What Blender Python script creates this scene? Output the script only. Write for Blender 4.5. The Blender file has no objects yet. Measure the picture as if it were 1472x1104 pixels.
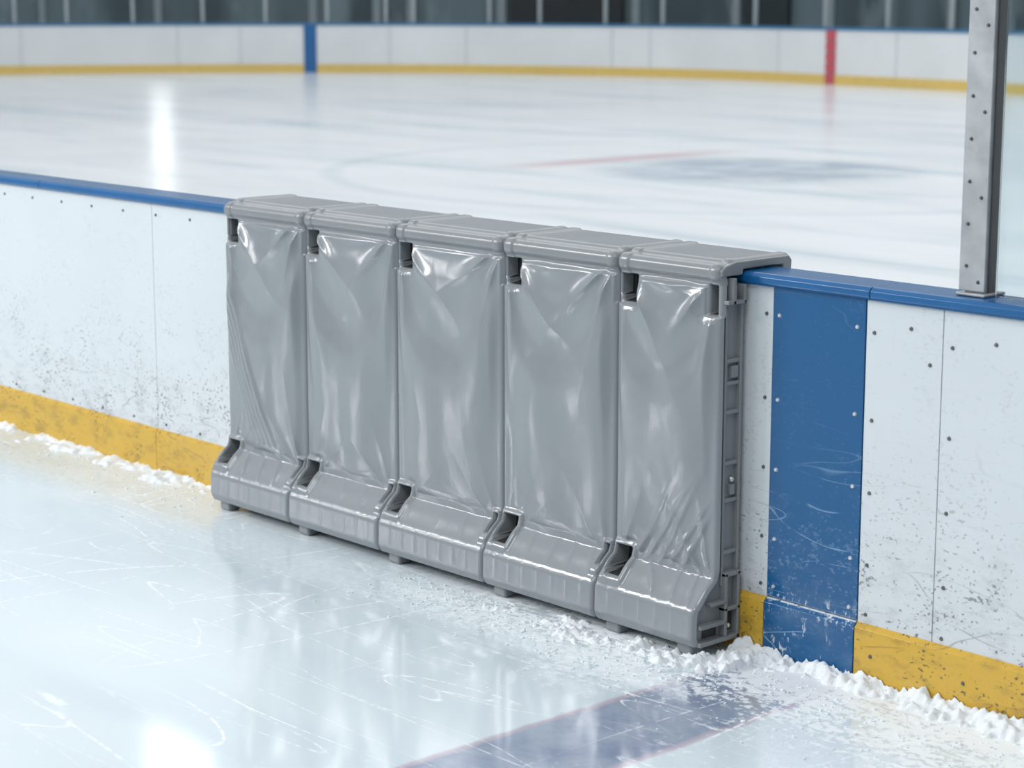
import bpy, bmesh, math, random
import numpy as np
from mathutils import Vector, noise
random.seed(4); rng=np.random.default_rng(4)
scene=bpy.context.scene
scene.view_settings.view_transform='Standard'
CAMY=-4.49; CAMZ=1.9
FW=(-0.740,0.673); RT=(0.673,0.740)
def W(f,r): return (FW[0]*f+RT[0]*r, FW[1]*f+RT[1]*r+CAMY)

# ---------------------------------------------------------------- node helper
class NT:
    def __init__(s,name):
        s.m=bpy.data.materials.new(name); s.m.use_nodes=True
        s.t=s.m.node_tree; s.b=s.t.nodes['Principled BSDF']
        s.co=s.t.nodes.new('ShaderNodeTexCoord').outputs['Object']
    def n(s,k): return s.t.nodes.new(k)
    def put(s,sock,v):
        if isinstance(v,bpy.types.NodeSocket): s.t.links.new(v,sock)
        elif v is not None:
            if isinstance(v,(tuple,list)) and len(v)==3 and sock.type=='RGBA': v=(*v,1)
            sock.default_value=v
    def math(s,op,a,b=None,c=None,clamp=False):
        n=s.n('ShaderNodeMath'); n.operation=op; n.use_clamp=clamp
        s.put(n.inputs[0],a); s.put(n.inputs[1],b); s.put(n.inputs[2],c); return n.outputs[0]
    def add(s,a,b): return s.math('ADD',a,b)
    def sub(s,a,b): return s.math('SUBTRACT',a,b)
    def mul(s,a,b): return s.math('MULTIPLY',a,b)
    def mx(s,a,b): return s.math('MAXIMUM',a,b)
    def ss(s,v,a,b,lo=0.,hi=1.):
        n=s.n('ShaderNodeMapRange'); n.interpolation_type='SMOOTHSTEP'
        s.put(n.inputs[0],v); n.inputs[1].default_value=a; n.inputs[2].default_value=b
        n.inputs[3].default_value=lo; n.inputs[4].default_value=hi; return n.outputs[0]
    def sep(s,v):
        n=s.n('ShaderNodeSeparateXYZ'); s.put(n.inputs[0],v); return n.outputs
    def map(s,scale=(1,1,1),rot=(0,0,0),loc=(0,0,0)):
        n=s.n('ShaderNodeMapping'); s.put(n.inputs[0],s.co)
        n.inputs['Location'].default_value=loc; n.inputs['Rotation'].default_value=rot; n.inputs['Scale'].default_value=scale
        return n.outputs[0]
    def noise(s,vec,scale,detail=3,rough=.5,dist=0.):
        n=s.n('ShaderNodeTexNoise'); s.put(n.inputs['Vector'],vec)
        n.inputs['Scale'].default_value=scale; n.inputs['Detail'].default_value=detail
        n.inputs['Roughness'].default_value=rough; n.inputs['Distortion'].default_value=dist
        return n.outputs['Fac']
    def mix(s,f,a,b):
        n=s.n('ShaderNodeMix'); n.data_type='RGBA'
        s.put(n.inputs[0],f); s.put(n.inputs[6],a); s.put(n.inputs[7],b); return n.outputs[2]
    def contour(s,vec,scale,w,lvl=.5,detail=1.5,dist=0.):
        v=s.noise(vec,scale,detail,.5,dist)
        d=s.math('ABSOLUTE',s.sub(v,lvl))
        return s.ss(d,0,w,1,0)
    def bump(s,h,strength=.3,dist=.01):
        n=s.n('ShaderNodeBump'); s.put(n.inputs['Height'],h); n.inputs['Strength'].default_value=strength
        n.inputs['Distance'].default_value=dist
        s.t.links.new(n.outputs[0],s.b.inputs['Normal'])
    def set(s,col=None,rough=None,metal=None,ior=None,**k):
        if col is not None: s.put(s.b.inputs['Base Color'],col)
        if rough is not None: s.put(s.b.inputs['Roughness'],rough)
        if metal is not None: s.put(s.b.inputs['Metallic'],metal)
        if ior is not None: s.put(s.b.inputs['IOR'],ior)
        return s.m

def simple(name,col,rough=.4,metal=0.,var=.06,nscale=8,bump=0.):
    t=NT(name); n=t.noise(t.co,nscale,4)
    d=tuple(c*(1-var*2) for c in col); l=tuple(min(1,c*(1+var*2)) for c in col)
    t.set(t.mix(n,d,l),rough,metal)
    if bump: t.bump(t.noise(t.co,nscale*20,3),bump,.002)
    return t.m

# ---------------------------------------------------------------- mesh helper
def link(o,parent=None):
    scene.collection.objects.link(o)
    if parent: o.parent=parent
    return o
def empty(name):
    o=bpy.data.objects.new(name,None); return link(o)
def mesh(name,verts,faces,mats,parent=None,smooth=False,mi=None):
    me=bpy.data.meshes.new(name); me.from_pydata([tuple(v) for v in verts],[],faces)
    for m in (mats if isinstance(mats,list) else [mats]): me.materials.append(m)
    if smooth: me.polygons.foreach_set('use_smooth',[True]*len(me.polygons))
    if mi is not None: me.polygons.foreach_set('material_index',mi)
    me.update(); return link(bpy.data.objects.new(name,me),parent)
def boxes(name,lst,mat,parent=None,bev=.004,seg=2):
    bm=bmesh.new()
    for (x0,x1,y0,y1,z0,z1) in lst:
        r=bmesh.ops.create_cube(bm,size=1)
        for v in r['verts']:
            v.co=Vector(((x0+x1)/2+v.co.x*(x1-x0),(y0+y1)/2+v.co.y*(y1-y0),(z0+z1)/2+v.co.z*(z1-z0)))
    me=bpy.data.meshes.new(name); bm.to_mesh(me); bm.free(); me.materials.append(mat)
    o=link(bpy.data.objects.new(name,me),parent)
    if bev:
        b=o.modifiers.new('b','BEVEL'); b.width=bev; b.segments=seg; b.limit_method='ANGLE'
        me.polygons.foreach_set('use_smooth',[True]*len(me.polygons))
        w=o.modifiers.new('w','WEIGHTED_NORMAL')
    return o
def prism(name,poly,x0,x1,mat,parent=None,bev=.003):
    bm=bmesh.new()
    a=[bm.verts.new((x0,y,z)) for y,z in poly]; b=[bm.verts.new((x1,y,z)) for y,z in poly]
    n=len(poly); bm.faces.new(a); bm.faces.new(b[::-1])
    for i in range(n): bm.faces.new((a[i],b[i],b[(i+1)%n],a[(i+1)%n]))
    bmesh.ops.recalc_face_normals(bm,faces=bm.faces[:])
    me=bpy.data.meshes.new(name); bm.to_mesh(me); bm.free(); me.materials.append(mat)
    o=link(bpy.data.objects.new(name,me),parent)
    if bev:
        m=o.modifiers.new('b','BEVEL'); m.width=bev; m.segments=3; m.limit_method='ANGLE'
        me.polygons.foreach_set('use_smooth',[True]*len(me.polygons)); o.modifiers.new('w','WEIGHTED_NORMAL')
    return o

# ================================================================ ICE
def ice_material():
    t=NT('ice'); x,y,z=t.sep(t.co)
    # broad tone
    big=t.noise(t.map((.35,.9,1),(0,0,.3)),1.0,3,.55,.4)
    base=t.mix(t.ss(big,.35,.7),(.56,.645,.69),(.69,.76,.795))
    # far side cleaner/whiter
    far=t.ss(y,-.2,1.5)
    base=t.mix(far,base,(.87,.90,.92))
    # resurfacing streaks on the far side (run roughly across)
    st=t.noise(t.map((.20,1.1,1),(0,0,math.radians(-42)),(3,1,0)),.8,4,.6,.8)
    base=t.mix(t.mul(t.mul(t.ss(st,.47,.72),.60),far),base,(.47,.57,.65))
    # rink markings: faceoff spot, circle, centre line (painted under the ice)
    cx,cy=-15.1,12.8
    dx=t.sub(x,cx); dy=t.sub(y,cy)
    r=t.math('SQRT',t.add(t.mul(dx,dx),t.mul(dy,dy)))
    pn=t.noise(t.co,1.1,3,.6,.5)
    spot=t.mul(t.ss(r,1.2,2.1,1,0),t.ss(pn,.38,.60,.30,.66))
    base=t.mix(spot,base,(.24,.33,.45))
    ring=t.ss(t.math('ABSOLUTE',t.sub(r,4.6)),.03,.20,.25,0)
    base=t.mix(ring,base,(.36,.46,.56))
    red=t.mul(t.ss(t.math('ABSOLUTE',t.sub(x,-17.2)),.10,.45,.55,0),t.ss(t.math('ABSOLUTE',t.sub(y,12.9)),.6,2.5,1,0))
    base=t.mix(red,base,(.55,.24,.30))
    rl=t.ss(t.math('ABSOLUTE',t.sub(t.sub(y,5.6),t.mul(t.add(x,7.),.95))),.05,.16,.35,0)
    base=t.mix(t.mul(rl,t.ss(x,-7.5,-6.6)),base,(.62,.34,.38))
    # blue line on the near side
    near=t.ss(y,-.05,.02,1,0)
    wob=t.mul(t.sub(t.noise(t.co,9,3),.5),.03)
    xb=t.math('ABSOLUTE',t.add(t.sub(x,-3.665),wob))
    wear=t.noise(t.map((1,1,1)),4,5,.65,.3)
    band=t.mul(t.mul(t.ss(xb,.158,.188,1,0),near),t.ss(wear,.3,.65,.90,.62))
    base=t.mix(band,base,(.145,.185,.30))
    edge=t.mul(t.ss(t.math('ABSOLUTE',t.sub(xb,.180)),.004,.020,.50,0),near)
    base=t.mix(edge,base,(.38,.22,.31))
    # skate scratches
    nearI=t.ss(y,-.1,.6,1,0)
    s1=t.contour(t.map((.28,1.3,1),(0,0,.5)),1.1,.0045,.5,0.,.1)
    s2=t.contour(t.map((1.4,.3,1),(0,0,-.25),(5,2,0)),1.2,.0045,.46,0.,.1)
    s3=t.contour(t.map((.4,2.2,1),(0,0,-.65),(2,8,0)),1.3,.005,.52,0.,.1)
    s4=t.contour(t.map((2.0,.35,1),(0,0,.9),(9,3,0)),1.4,.0045,.5,0.,.1)
    s5=t.contour(t.map((.5,3.2,1),(0,0,.1),(1,13,0)),1.5,.006,.55,1.,.2)
    s6=t.contour(t.map((.25,2.4,1),(0,0,.75),(4,7,0)),1.7,.005,.47,0.,.1)
    m1=t.ss(t.noise(t.co,1.1,2),.40,.58); m2=t.ss(t.noise(t.map(loc=(9,9,0)),.9,2),.40,.58)
    sc=t.mx(t.mx(t.mul(s1,m1),t.mul(s2,m2)),t.mx(t.mul(s3,m1),t.mx(t.mul(s4,m2),t.mx(t.mul(s5,m1),t.mul(s6,m2)))))
    brk=t.ss(t.noise(t.co,30,3),.34,.58)
    sc=t.mul(t.mul(sc,brk),nearI)
    base=t.mix(t.mul(sc,.70),base,(.93,.96,.98))
    # powder near the wall
    pw=t.noise(t.map((1,1.5,1)),26,5,.72)
    pl=t.noise(t.map((1.2,2.2,1),(0,0,.2)),2.3,3,.6)
    dist=t.ss(y,-.80,-.1,0,1)
    thr=t.add(t.mul(dist,.25),t.mul(t.sub(pl,.5),.55))
    pm=t.mul(t.ss(t.add(pw,thr),.60,.74),nearI)
    xr=t.mul(t.ss(x,-5.5,-4.3),t.ss(y,-1.0,-.30))
    pm=t.mul(pm,t.add(.25,t.mul(xr,.7)))
    base=t.mix(t.mul(pm,.8),base,(.90,.93,.95))
    rough=t.add(t.add(.045,t.mul(big,.11)),t.add(t.mul(sc,.25),t.mul(pm,.5)))
    rough=t.add(rough,t.mul(far,.12))
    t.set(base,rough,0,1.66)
    und=t.noise(t.map((.6,1.2,1),(0,0,.4)),3.2,2,.5)
    h=t.add(t.mul(und,.5),t.add(t.mul(sc,.04),t.mul(pm,.10)))
    t.bump(h,.11,.012)
    return t.m
ice=ice_material()
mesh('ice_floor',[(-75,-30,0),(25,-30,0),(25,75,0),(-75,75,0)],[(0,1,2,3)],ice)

# ================================================================ NEAR BOARDS
def board_mat(name,col,scuff,lowdirt=1.,dirtcol=(.10,.11,.12),rough=.18,joint=0.):
    t=NT(name); x,y,z=t.sep(t.co)
    n=t.noise(t.map((.6,1,1.2)),3,3)
    c=t.mix(n,tuple(v*.93 for v in col),tuple(min(1,v*1.03) for v in col))
    low=t.ss(z,.15,.80,1,.15)
    sp=t.noise(t.map((1,1,1.4)),70,3,.6)
    cl=t.noise(t.map((1,1,1)),4.5,3,.6)
    m=t.mul(t.ss(t.add(sp,t.mul(t.sub(cl,.5),.42)),.605,.68),low)
    c=t.mix(t.mul(m,.8*lowdirt),c,dirtcol)
    l1=t.contour(t.map((.5,1,2.2),(0,.35,0)),2.2,.004,.5,1.5)
    l2=t.contour(t.map((.4,1,3.0),(0,-.12,0),(4,0,3)),2.6,.005,.47,1.5)
    ms=t.ss(t.noise(t.co,6,3),.45,.6)
    ln=t.mul(t.mul(t.mx(l1,l2),ms),t.ss(z,.25,.8,1,.1))
    c=t.mix(t.mul(ln,.8),c,scuff)
    if joint:   # frost & chips caught on the kick joint
        jn=t.noise(t.map((1,1,.6)),55,4,.7)
        jd=t.math('ABSOLUTE',t.sub(z,.177))
        jm=t.mul(t.mx(t.ss(jd,.002,.006,1,0),t.mul(t.ss(jd,.0,.05,1,0),t.ss(jn,.56,.62))),t.ss(jn,.36,.48))
        lo=t.mul(t.ss(t.noise(t.map((1,1,.4)),38,4,.7),.60,.66),t.ss(z,.30,.0,0,.9))
        c=t.mix(t.mul(t.mx(jm,lo),joint),c,(.72,.78,.82))
    g=t.noise(t.map((1,1,2)),9,5,.7)
    c=t.mix(t.mul(t.ss(g,.46,.75),t.ss(z,.0,.70,.46*lowdirt,0)),c,dirtcol)
    t.set(c,t.add(rough,t.mul(ln,.3)),0,1.5)
    t.bump(t.add(t.mul(n,.5),t.mul(ln,-.05)),.12,.01)
    return t.m
white=board_mat('white_board_plastic',(.605,.645,.675),(.27,.29,.32))
bluep=board_mat('blue_board_plastic',(.006,.088,.235),(.25,.40,.54),.30,(.35,.48,.6),joint=.8)
yellow=board_mat('yellow_kickplate_plastic',(.60,.375,.05),(.28,.17,.04),1.15,(.12,.09,.04))
bluecap=simple('blue_cap_rail_plastic',(.008,.098,.27),.18,0,.08,5)
BX0,BX1=-16,1.5
DZ=.018
boards=empty('rink_boards')
boxes('backing',[(BX0,BX1,.006,.11,.0,1.068+DZ)],simple('board_frame',(.55,.57,.58),.5),boards,0)
g=.0012
def span(a,b): return (a+g,b-g)
seams=[BX0,-14.2,-11.8,-9.45,-7.05,-4.65,-3.83]
boxes('white_panels_a',[(*span(a,b),-.004,.006,.165,1.066+DZ) for a,b in zip(seams[:-1],seams[1:])],white,boards,.001,1)
s2=[-3.50,-3.246,-.9,BX1]
boxes('white_panels_b',[(*span(a,b),-.004,.006,.165,1.066+DZ) for a,b in zip(s2[:-1],s2[1:])],white,boards,.001,1)
boxes('blue_line_panel',[(-3.829,-3.501,-.007,.006,.180,1.068+DZ)],bluep,boards,.001,1)
def kick(name,x0,x1,mat,d=0):
    prism(name,[(.006,0.0),(-.018-d,0.0),(-.018-d,.163),(-.005-d,.176),(.006,.176)],x0,x1,mat,boards,.0015)
kick('kickplate_yellow_a',BX0,-7.051,yellow); kick('kickplate_yellow_b',-7.049,-3.832,yellow)
kick('kickplate_blue',-3.829,-3.501,bluep,.001)
kick('kickplate_yellow_c',-3.498,-1.2,yellow); kick('kickplate_yellow_d',-1.198,BX1,yellow)
capp=[(y_,z_+DZ) for y_,z_ in [(-.016,1.066),(-.022,1.074),(-.022,1.092),(-.010,1.102),(.118,1.104),(.130,1.096),(.130,1.066)]]
for i,(a,b) in enumerate([(BX0,-11.4),(-11.398,-7.9),(-7.898,-3.48),(-3.478,-.8),(-.798,BX1)]):
    prism('cap_rail_%d'%(i+1),capp,a,b,bluecap,boards,.003)
def screws(lst,parent,mat,name='screws',r=.0065):
    bm=bmesh.new()
    for (x,y,z) in lst:
        q=bmesh.ops.create_cone(bm,cap_ends=True,segments=14,radius1=r,radius2=r*.7,depth=.004)
        for v in q['verts']:
            c=v.co.copy(); v.co=Vector((x+c.x,y-c.z,z+c.y))
    me=bpy.data.meshes.new(name); bm.to_mesh(me); bm.free(); me.materials.append(mat)
    return link(bpy.data.objects.new(name,me),parent)
scr=[];scb=[]
for i,z in enumerate([1.01,.77,.56,.36,.22]):
    j=random.uniform(-.01,.01)
    scb+=[(-3.805,-.009,z+j),(-3.528,-.009,z+j)]
    scr+=[(-3.855,-.006,z+j),(-3.472,-.006,z+j-.01),(-3.215,-.006,z+j-.02)]
scr+=[(-3.35,-.006,1.02),(-3.08,-.006,1.01),(-3.285,-.006,.93),(-2.95,-.006,1.02)]
for xx in np.arange(-9.9,-6.6,.24): scr+=[(xx,-.006,1.04),(xx+.03,-.006,.2)]
scr+=[(x,-.020,.09) for x in np.arange(-3.44,-1.,.31)]
screws(scr,boards,simple('steel_screw',(.16,.16,.16),.4,.7),'screws_dark',.0060)
screws(scb,boards,simple('zinc_screw',(.6,.63,.66),.35,.6),'screws_light',.0065)

# ================================================================ STANCHION + GLASS
alu=simple('brushed_aluminium',(.36,.375,.39),.45,.28,.22,14,.25)
st=empty('glass_stanchion')
px=-3.190; py=.078
boxes('post',[(px-.030,px+.030,py-.036,py+.036,1.124,3.0)],alu,st,.005)
boxes('front_flange',[(px-.040,px+.040,py-.046,py-.038,1.135,3.0)],alu,st,.002)
boxes('glass_channel',[(px+.030,px+.036,py-.018,py+.018,1.126,3.0)],simple('rubber_gasket',(.10,.105,.11),.6),st,.002)
boxes('base_plate',[(px-.046,px+.046,py-.052,py+.048,1.1215,1.130)],alu,st,.003)
screws([(px-.018,py-.048,z) for z in np.arange(1.2,2.9,.11)]+[(px+.02,py-.048,z) for z in np.arange(1.16,2.9,.22)],st,simple('post_screw',(.12,.12,.13),.4,.8),'post_screws',.005)
gm=NT('rink_glass'); gm.set((.80,.88,.90),.03,0,1.45); gm.b.inputs['Transmission Weight'].default_value=1
gn=gm.noise(gm.co,6,4); gm.put(gm.b.inputs['Roughness'],gm.ss(gn,.4,.8,.02,.10))
gp=boxes('rink_glass_pane',[(px+.047,px+1.9,py-.006,py+.006,1.1225,3.0)],gm.m,None,.001,1)

# ================================================================ BARRIER
def vinyl_mat():
    t=NT('grey_vinyl_cover'); n=t.noise(t.co,5,3)
    t.set(t.mix(n,(.215,.236,.255),(.248,.27,.29)),t.ss(t.noise(t.co,7,3),.3,.7,.15,.24),0,1.65)
    w=t.noise(t.map((3,3,1)),9,3,.5)
    t.bump(w,.10,.01)
    return t.m
vinyl=vinyl_mat()
plast=simple('grey_molded_plastic',(.215,.23,.243),.27,0,.05,6)
hole=simple('recess_painted_shade',(.022,.025,.027),.5)  # near-black colour paints in the shade inside recesses
barrier=empty('portable_rink_barrier')
P=[(.150,1.062),(.188,1.062),(.192,1.140),(.18,1.153),(-.060,1.153),(-.072,1.143),(-.106,1.142),(-.119,1.131),(-.119,1.106),(-.108,1.096),
   (-.107,1.088),(-.107,.250),(-.116,.222),(-.178,.172),(-.202,.152),(-.208,.135),(-.210,.060),(-.197,.035),(-.170,.030),(-.01,.030)]
P=np.array(P); seg=np.hypot(*np.diff(P,axis=0).T); cum=np.r_[0,np.cumsum(seg)]
ds=.0034; s=np.arange(0,cum[-1],ds)
prof=np.c_[np.interp(s,cum,P[:,0]),np.interp(s,cum,P[:,1])]
k=np.exp(-.5*(np.arange(-6,7)*ds/.0046)**2); k/=k.sum()
pp=np.pad(prof,((6,6),(0,0)),mode='edge'); prof=np.c_[np.convolve(pp[:,0],k,'valid'),np.convolve(pp[:,1],k,'valid')]
tan=np.gradient(prof,axis=0); tan/=np.linalg.norm(tan,axis=1)[:,None]+1e-9
nor=np.c_[tan[:,1],-tan[:,0]]
def sst(v,a,b):
    u=np.clip((v-a)/(b-a),0,1); return u*u*(3-2*u)
XB=[-6.39,-5.90,-5.39,-4.855,-4.345,-3.93]
front=(prof[:,1]<1.085)&(prof[:,0]<-.09)
def module(i,x0,x1):
    w=x1-x0; nx=int(w/.0034)
    a=np.linspace(0,w,nx); S,A=np.meshgrid(np.arange(len(prof)),a,indexing='ij')
    Y=prof[S,0]; Z=prof[S,1]; NY=nor[S,0]; NZ=nor[S,1]
    T=A/w
    isf=front[S].astype(float)
    body=sst(Z,.20,.28)*sst(Z,1.088,1.072)*isf
    edge=sst(A,.004,.05)*sst(w-A,.004,.05)
    wnd=1-sst(A,.115,.075)*sst(Z,.975,1.01)
    wnd=wnd*(1-sst(A,.13,.08)*sst(Z,.30,.26))
    if i==4: wnd=wnd*(1-sst(w-A,.10,.06)*sst(Z,.965,1.0))
    body=body*edge*wnd
    D=np.zeros_like(A)
    iscap=1-isf
    for kx,d in enumerate((A,w-A)):
        r=np.where((iscap>0)&(Z>.9),.024,.015); q=np.clip((r-d)/r,0,1); D-= r*(1-np.sqrt(np.clip(1-q*q,0,1)))
    D+= iscap*(Z>.9)*.0045*(sst(A,.055,.045)+sst(w-A,.045,.035))
    ph=rng.uniform(0,6.28,12)
    D+= .013*body*np.sin(np.pi*T)**.7*sst(1.09-Z,0,.10)
    def ridge(v,p=1.6): return (1-np.abs(np.sin(v)))**p
    def nmap(fx,fz,o):
        M=np.array([noise.noise(Vector(((x0+aa)*fx,zz*fz,o))) for aa,zz in zip(A[::4,::4].ravel(),Z[::4,::4].ravel())]).reshape(A[::4,::4].shape)
        ri=np.clip(np.arange(A.shape[0])/4,0,M.shape[0]-1.001); ci=np.clip(np.arange(A.shape[1])/4,0,M.shape[1]-1.001)
        r0=ri.astype(int); c0=ci.astype(int); fr=(ri-r0)[:,None]; fc=(ci-c0)[None]
        return (M[r0][:,c0]*(1-fr)*(1-fc)+M[r0+1][:,c0]*fr*(1-fc)+M[r0][:,c0+1]*(1-fr)*fc+M[r0+1][:,c0+1]*fr*fc)
    NN=nmap(5,3.5,i*3.1); N2=nmap(13,2.2,i*7.7); N3=nmap(3.4,1.9,i*5.3+2)
    def radial(cx,cz,sgn,kk,amp,fall,p):
        dx=np.abs(A-cx)+1e-4; dz=(Z-cz)*sgn
        r=np.hypot(dx,dz); th=np.arctan2(dz,dx)
        return amp*ridge(kk*th+p+NN*.7,1.4)*np.exp(-r/fall)*sst(r,.02,.10)*sst(th,.0,.35)
    D+=body*radial(.03,1.12,-1,4.2+rng.uniform(0,1.2),.027,.22,ph[0])
    D+=body*radial(w-.01,1.12,-1,4.2+rng.uniform(0,1.2),.027,.22,ph[1])
    bk=[1.9,.9,.5,.6,2.0][i]
    D+=body*radial(.02,.17,1,6+rng.uniform(0,2),.010*bk,.14,ph[2])
    D+=body*radial(w-.01,.17,1,6+rng.uniform(0,2),.010*bk,.16,ph[3])
    # swag: fabric sags between the two upper corners
    dep=[.36,.34,.34,.31,.29][i]
    sd=(1.02-Z)-dep*(4*T*(1-T))**.7+.02*NN
    D+=body*(.015*sst(sd,-.12,.03)*sst(sd,.42,.04))
    # long soft vertical folds + broad buckling
    D+=body*(.0042*np.sin(2*np.pi*T*2.0+ph[5]+NN*1.0)*sst(Z,1.05,.8)+.004*NN+.0020*N2+.011*N3)
    if i==0:
        for c in range(5):
            q=(A-(.05+.02*c))*.9-(.84-.10*c-Z)*.42+.01*NN
            D+=body*.008*np.exp(-(q/.011)**2)*sst(Z,.2,.4)*sst(Z,.98,.75)
    if i==4:
        for c in range(5):
            q=(A-(.30-.035*c))*.8+(.25+.02*c-Z)*.55*(1 if c%2 else .8)
            D+=body*.006*np.exp(-(q/.009)**2)*sst(Z,.6,.3)
    # cover hem leaves the corner brackets bare
    inC=sst(A,.086,.092); belowH=sst(Z,.998,.991)
    inCr=sst(w-A,.058,.066) if i==4 else sst(w-A,.006,.014)
    M=np.maximum(inC*inCr,belowH)*sst(Z,1.081,1.074)*isf
    D+=.008*M*sst(Z,.16,.20)
    foot=isf*sst(Z,.25,.19)
    D+=foot*(.0022*N2+.0035*ridge(A*30+NN*3+Z*12,2.5)*sst(T,0,.1)*sst(T,1,.9))*sst(Z,.145,.175)*(1.6 if i in (0,4) else .7)
    D+=foot*(.0007*ridge(A*48,3))*sst(Z,.16,.14)*sst(Z,.055,.07)
    def rect(a0,a1,z0,z1,e=.0034):
        return sst(A,a0-e,a0+e)*sst(A,a1+e,a1-e)*sst(Z,z0-e,z0+e)*sst(Z,z1+e,z1-e)*isf
    H=rect(.012,.078,1.022,1.084)
    H=np.maximum(H,rect(.022,.078,1.004,1.084))
    if i==4: H=np.maximum(H,rect(w-.050,w-.020,1.000,1.084))
    # raised latch block on the foot with a window moulded through it
    D+=.012*rect(.006,.104,.158,.272,.008)
    if i<4: D+=.010*rect(w-.040,w-.006,.165,.262,.006)
    D=D*(1-H)-.055*H
    YY=Y+NY*D; ZZ=Z+NZ*D
    H2=np.maximum(rect(.022,.086,.180,.258,.0034),rect(.030,.086,.170,.258,.0034))
    if i<4: H2=np.maximum(H2,.8*rect(w-.027,w-.015,.185,.245,.0034))
    YY=YY*(1-H2)+(-.068)*H2
    V=np.stack([x0+A,YY,ZZ],-1).reshape(-1,3)
    ns_=A.shape[0]
    idx=np.arange(ns_*nx).reshape(ns_,nx)
    F=np.stack([idx[:-1,:-1],idx[1:,:-1],idx[1:,1:],idx[:-1,1:]],-1).reshape(-1,4)
    HH=np.maximum(H,H2)
    Hc=HH[:-1,:-1].ravel(); cap=(~front[S[:-1,:-1].ravel()])
    mi=np.where(Hc>.45,2,np.where(cap|(Hc>.02),1,0))  # recess faces get the painted shade colour
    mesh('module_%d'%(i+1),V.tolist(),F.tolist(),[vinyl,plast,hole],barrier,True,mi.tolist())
for i in range(5): module(i,XB[i],XB[i+1])
core2=[(-.005,.034),(-.185,.034),(-.196,.06),(-.194,.135),(-.185,.155),(-.103,.215),(-.094,.25),(-.094,1.080),(-.005,1.080)]
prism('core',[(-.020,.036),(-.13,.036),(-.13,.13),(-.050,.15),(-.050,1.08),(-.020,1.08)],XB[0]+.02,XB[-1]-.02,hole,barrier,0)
prism('end_wall_right',[(-.022 if y_==-.005 else y_,z_) for y_,z_ in core2],XB[-1]-.020,XB[-1]-.012,plast,barrier,.003)
prism('end_wall_left',[(-.022 if y_==-.005 else y_,z_) for y_,z_ in core2],XB[0]+.008,XB[0]+.016,plast,barrier,.003)
capend=[(.185,1.066),(.188,1.136),(.176,1.150),(-.055,1.150),(-.098,1.140),(-.114,1.129),(-.114,1.110),(-.026,1.110),(-.024,1.1255),(.150,1.1265),(.150,1.066)]
prism('cap_end_right',capend,XB[-1]-.03,XB[-1]+.002,plast,barrier,.005)
prism('cap_end_left',capend,XB[0]-.002,XB[0]+.03,plast,barrier,.005)
E=XB[-1]
rib=[]
rib+=[(E-.02,E+.004,-.032,-.021,.20,1.085)]
rib+=[(E-.02,E-.002,-.090,-.080,.20,1.02)]
for z in (.865,.80,.715,.565,.455,.30): rib.append((E-.02,E,-.082,-.024,z-.006,z+.006))
rib+=[(E-.02,E+.016,-.100,-.023,1.030,1.042),(E-.02,E+.016,-.034,-.023,1.030,1.085),(E-.02,E+.016,-.080,-.066,1.030,1.105)]
rib+=[(E-.02,E+.003,-.066,-.038,.815,.850),(E-.02,E+.002,-.062,-.042,.47,.50)]
rib+=[(E-.02,E+.012,-.19,-.020,.036,.050),(E-.02,E+.012,-.034,-.022,.036,.24),(E-.02,E+.012,-.087,-.075,.05,.24),
      (E-.02,E+.012,-.087,-.022,.228,.242),(E-.02,E+.012,-.087,-.022,.125,.137),(E-.02,E+.012,-.19,-.08,.088,.100),
      (E-.02,E+.012,-.145,-.08,.150,.160)]
boxes('end_ribs',rib,plast,barrier,.0025)
boxes('end_shade_plates',[(E-.016,E-.0105,-.160,-.100,.054,.084),(E-.016,E-.0105,-.070,-.034,.06,.12)],hole,barrier,0)  # thin dark plates, shade painted where the end frame has openings
bm=bmesh.new()
for (yy,zz) in ((-.052,.515),(-.055,.075)):
    q=bmesh.ops.create_uvsphere(bm,u_segments=14,v_segments=10,radius=.009)
    for v in q['verts']: v.co=Vector((E-.006+v.co.x,yy+v.co.y,zz+v.co.z))
me=bpy.data.meshes.new('end_bolts'); bm.to_mesh(me); bm.free(); me.materials.append(simple('nickel_bolt',(.6,.6,.6),.3,.8)); link(bpy.data.objects.new('end_bolts',me),barrier)
ft=[]
for i in range(5):
    xx=(XB[i]+.03,XB[i]+.09)
    ft.append((xx[0],xx[1],-.185,-.130,.0,.036)); ft.append((xx[0],xx[1],-.06,-.03,.0,.036))
ft.append((E-.09,E-.03,-.185,-.130,0,.036))
boxes('feet',ft,plast,barrier,.010,3)

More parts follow.
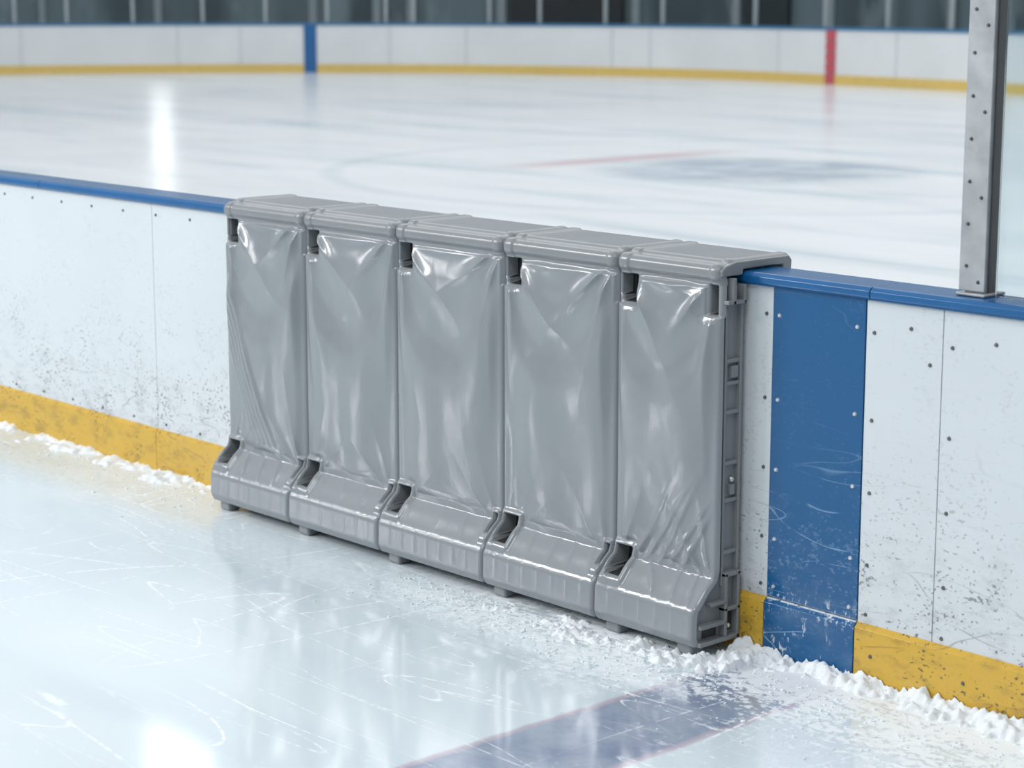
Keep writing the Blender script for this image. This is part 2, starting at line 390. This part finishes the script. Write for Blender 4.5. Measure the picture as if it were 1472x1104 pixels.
# ================================================================ SNOW
def snow_mat():
    t=NT('shaved_ice_snow'); n=t.noise(t.co,60,4)
    t.set(t.mix(n,(.74,.79,.83),(.86,.89,.915)),.8)
    t.b.inputs['Subsurface Weight'].default_value=.15
    t.b.inputs['Subsurface Radius'].default_value=(.02,.03,.035)
    t.bump(t.noise(t.co,130,4,.7),.7,.006)
    return t.m
snowm=snow_mat()
snowroot=empty('shaved_ice_snow')
def snow(x0,x1,y0,y1,hf,name,step=.007):
    xs=np.arange(x0,x1,step); ys=np.arange(y0,y1+step*.5,step)
    V=[];ok=[]
    for yv in ys:
        for xv in xs:
            h=hf(xv,yv)
            V.append((xv,yv,max(h,-.012))); ok.append(h>-.006)
    nx=len(xs); F=[]
    for j in range(len(ys)-1):
        for i in range(nx-1):
            a=j*nx+i; q=(a,a+1,a+nx+1,a+nx)
            if any(ok[t] for t in q): F.append(q)
    me=bpy.data.meshes.new(name); me.from_pydata(V,[],F); me.materials.append(snowm)
    bm=bmesh.new(); bm.from_mesh(me)
    bmesh.ops.delete(bm,geom=[v for v in bm.verts if not v.link_faces],context='VERTS'); bm.to_mesh(me); bm.free()
    me.polygons.foreach_set('use_smooth',[True]*len(me.polygons))
    return link(bpy.data.objects.new(name,me),snowroot)
def fb(x,y,s,o=0.): return noise.fractal(Vector((x*s,y*s,o)),.9,2.2,5)
def hr(x,y):
    d=-y
    e=.070+.04*noise.noise(Vector((x*3.,1.3,0)))
    b=.034*(1-d/e)
    b+= .026*fb(x,y,9)+.020*fb(x,y,38,4)
    if x<-3.92:
        b=.014-abs(y+.26)*.16+.020*fb(x,y,8,2)+.019*fb(x,y,36,4)-max(0,(-4.3-x))*.04-.007
        if y>-.20: b=min(b,.022)
    elif x<-3.8:
        b=max(b,.030-abs(y+.14)*.18+.024*fb(x,y,9)+.020*fb(x,y,38,4)-.008)
    else:
        b=b-.005+ .012*max(0,1-d/.34)
    return b
snow(-5.0,-1.5,-.50,-.019,hr,'snow_bank_right',.0055)
def hl(x,y):
    d=-y; e=.09+.07*noise.noise(Vector((x*2.2,4.3,0)))
    b=.020*(1-d/e)+.026*fb(x,y,6,7)+.014*fb(x,y,32,9)-.006
    if x>-6.5: b-=(x+6.5)*.5
    return b
snow(-10.5,-6.42,-.42,-.019,hl,'snow_bank_left',.009)
bm=bmesh.new()
for c in range(1000):
    if c<750:
        x=random.uniform(-5.2,-2.6); y=-.12-abs(random.gauss(0,.20)) if x>-3.93 else -.22-abs(random.gauss(0,.16))
    else:
        x=random.uniform(-9,-6.4); y=-.10-abs(random.gauss(0,.14))
    r=random.uniform(.0013,.0045)*(1.5 if random.random()<.1 else 1)
    q=bmesh.ops.create_icosphere(bm,subdivisions=1,radius=r)
    for v in q['verts']:
        v.co=Vector((v.co.x*random.uniform(.7,1.5),v.co.y*random.uniform(.7,1.5),v.co.z*.8))+Vector((x,y,r*.4))
me=bpy.data.meshes.new('crumbs'); bm.to_mesh(me); bm.free(); me.materials.append(snowm)
link(bpy.data.objects.new('crumbs',me),snowroot)

# ================================================================ FAR BOARDS
ctl=[(20,-48),(34,-38),(44,-26),(49.0,-15.5),(50.6,-10.5),(51.4,-5.4),(50.7,-.6),(47.9,4.2),(44.0,7.2),(39.8,10.0),(34,13.5),(27,16.5)]
def cr(p0,p1,p2,p3,t):
    return tuple(.5*((2*p1[k])+(-p0[k]+p2[k])*t+(2*p0[k]-5*p1[k]+4*p2[k]-p3[k])*t*t+(-p0[k]+3*p1[k]-3*p2[k]+p3[k])*t**3) for k in range(2))
cur=[]
for i in range(1,len(ctl)-2):
    for j in range(14): cur.append(cr(ctl[i-1],ctl[i],ctl[i+1],ctl[i+2],j/14))
cur=np.array(cur)
curw=np.array([W(f,r) for f,r in cur])
dl=np.r_[0,np.cumsum(np.hypot(*np.diff(curw,axis=0).T))]
def at(l,off=0.):
    p=np.array([np.interp(l,dl,curw[:,0]),np.interp(l,dl,curw[:,1])]); e=.2
    q=np.array([np.interp(l+e,dl,curw[:,0]),np.interp(l+e,dl,curw[:,1])])-np.array([np.interp(l-e,dl,curw[:,0]),np.interp(l-e,dl,curw[:,1])])
    q/=np.linalg.norm(q)+1e-9; nrm=np.array([q[1],-q[0]])
    tc=np.array([0,CAMY])-p
    if nrm@tc<0: nrm=-nrm
    return p+nrm*off
L=dl[-1]
def ribbon(name,offs,zs,mat,parent,l0=0,l1=None,n=150):
    l1=L if l1 is None else l1
    V=[];F=[];m=len(offs)
    for i in range(n+1):
        l=l0+(l1-l0)*i/n
        for o_,z_ in zip(offs,zs):
            p=at(l,o_); V.append((p[0],p[1],z_))
    for i in range(n):
        for j in range(m):
            F.append((i*m+j,i*m+(j+1)%m,(i+1)*m+(j+1)%m,(i+1)*m+j))
    F.append(tuple(range(m))); F.append(tuple(n*m+j for j in range(m))[::-1])
    return mesh(name,V,F,mat,parent)
def pix_l(u):
    t_=(u-736)/3040.; r=cur[:,1]/cur[:,0]; return float(np.interp(t_,r,dl))
fb_=empty('rink_perimeter_boards')
farw=simple('far_white_board',(.82,.84,.85),.3,0,.05,.8)
ribbon('panels',[0,0,-.15,-.15],[.17,1.13,1.13,0.0],farw,fb_)
ribbon('kickplate',[.02,.02,-.02,-.02],[0,.20,.20,0],simple('far_yellow',(.78,.56,.17),.4),fb_)
ribbon('cap_rail',[.03,.03,-.16,-.16],[1.13,1.19,1.19,1.13],simple('far_blue_cap',(.04,.19,.38),.35),fb_)
def stripe(name,u0,u1,mat,z0=0.,z1=1.14): ribbon(name,[.04,.04,.0,.0],[z0,z1,z1,z0],mat,fb_,pix_l(u0),pix_l(u1),3)
stripe('blue_stripe',437,455,simple('far_blue',(.015,.13,.35),.35))
redm=simple('far_red',(.58,.10,.13),.4)
for a in range(5): stripe('red_mark_%d'%(a+1),1189,1202,redm,.02+a*.225,.225+a*.225)
seamm=simple('far_seam',(.70,.73,.75),.5)
for a,u in enumerate([30,255,345,560,670,880,935,1120,1290]): stripe('seam_%d'%a,u,u+.9,seamm,.2,1.13)
sts=empty('perimeter_glass_frame')
pm=simple('frame_grey',(.42,.47,.49),.4,.3)
for a,u in enumerate([20,95,190,290,380,468,552,592,700,772,866,948,1080,1180,1270,1362,1440]):
    l=pix_l(u); ribbon('mullion_%d'%a,[-.05,-.05,-.11,-.11],[1.19,3.2,3.2,1.19],pm,sts,l,l+.07,1)
ribbon('top_rail',[-.05,-.05,-.11,-.11],[3.2,3.28,3.28,3.2],pm,sts)
t=NT('arena_dark_glazing'); n1=t.noise(t.map((1,1,.15)),.35,3); n2=t.noise(t.map((1,1,.3),loc=(7,3,0)),1.3,3)
c=t.mix(t.ss(n1,.42,.58),(.045,.07,.082),(.12,.17,.19)); c=t.mix(t.ss(n2,.55,.7,0,.45),c,(.24,.31,.34))
dg=t.set(c,.5)
ribbon('wall_far',[-5,-5,-5.3,-5.3],[0,2.6,2.6,0],dg,None)
lw=simple('light_wall',(.62,.66,.69),.6,0,.04,.3)
ribbon('wall_far_upper',[-4.9,-4.9,-5.3,-5.3],[2.6,9,9,2.6],lw,None)
ww=empty('wall_far_fittings')
gw=simple('mullion_grey',(.24,.29,.31),.5)
for a,f in enumerate((60,230,420,500,540,640,790,910,1010,1130,1220,1320,1420)):
    l=pix_l(f); ribbon('post_%d'%a,[-4.9,-4.9,-4.98,-4.98],[0,2.6,2.6,0],gw,ww,l,l+.16,1)
ribbon('door_1',[-4.8,-4.8,-4.99,-4.99],[0,2.3,2.3,0],simple('door_dark',(.02,.025,.03),.4),None,pix_l(655),pix_l(780),2)
ribbon('door_2',[-4.8,-4.8,-4.99,-4.99],[0,2.3,2.3,0],simple('door_dark2',(.02,.03,.035),.4),None,pix_l(925),pix_l(975),2)

# ================================================================ LIGHTS
def area(name,loc,target,sx,sy,power,col=(1,1,1)):
    l=bpy.data.lights.new(name,'AREA'); l.shape='RECTANGLE'; l.size=sx; l.size_y=sy; l.energy=power; l.color=col
    o=bpy.data.objects.new(name,l); o.location=loc
    o.rotation_euler=(Vector(target)-Vector(loc)).to_track_quat('-Z','Y').to_euler(); return link(o)
area('unseen_barrier_light',(-14,-11,6.0),(-5,0,.6),3.6,1.4,420)  # this group: unseen area lights, added for highlights on the vinyl covers
area('unseen_barrier_light',(-20,-13,9.0),(-5,0,.6),4.5,1.6,700)
area('unseen_barrier_light',(-9,-12,8.0),(-5,0,.3),3,1.0,320)
area('unseen_barrier_light',(-17,-9,3.4),(-5,0,.5),2.4,1.4,110)
area('unseen_barrier_light',(-11,-5,5.5),(-5,0,.5),1.5,.8,120)
area('unseen_barrier_light',(-1,-6,9.0),(-4,0,.3),5,3,260)
p=W(30,-5.0); area('arena_flood_lamp',(p[0],p[1],9.3),(-4,-3,0),.9,1.2,20)
p=W(54,-9.0); area('arena_flood_lamp',(p[0],p[1],2.75),(-10,5,0),.5,1.5,7.5)
area('arena_overhead_lamp',(-16,14,14),(-16,14,0),30,18,2100,(.98,.99,1))

w=bpy.data.worlds.new('arena_air'); scene.world=w; w.use_nodes=True
nt=w.node_tree; bg=nt.nodes['Background']
tc=nt.nodes.new('ShaderNodeTexCoord'); sp=nt.nodes.new('ShaderNodeSeparateXYZ'); nt.links.new(tc.outputs['Generated'],sp.inputs[0])
rp=nt.nodes.new('ShaderNodeValToRGB'); nt.links.new(sp.outputs[2],rp.inputs[0])
rp.color_ramp.elements[0].position=0.; rp.color_ramp.elements[0].color=(.14,.155,.17,1)
rp.color_ramp.elements[1].position=1.; rp.color_ramp.elements[1].color=(.80,.83,.85,1)
e=rp.color_ramp.elements.new(.12); e.color=(.24,.265,.28,1)
e=rp.color_ramp.elements.new(.30); e.color=(.58,.63,.66,1)
nt.links.new(rp.outputs[0],bg.inputs[0]); bg.inputs[1].default_value=.96

# ================================================================ CAMERA
cd=bpy.data.cameras.new('camera'); cd.sensor_width=36; cd.lens=73.37; cd.clip_end=300
cam=link(bpy.data.objects.new('camera',cd)); cam.location=(0,CAMY,CAMZ)
pt=math.atan(562/3000)
d=Vector((FW[0]*math.cos(pt),FW[1]*math.cos(pt),-math.sin(pt)))
cam.rotation_euler=d.to_track_quat('-Z','Y').to_euler()
cd.dof.use_dof=True; cd.dof.focus_distance=6.3; cd.dof.aperture_fstop=3.4
scene.camera=cam
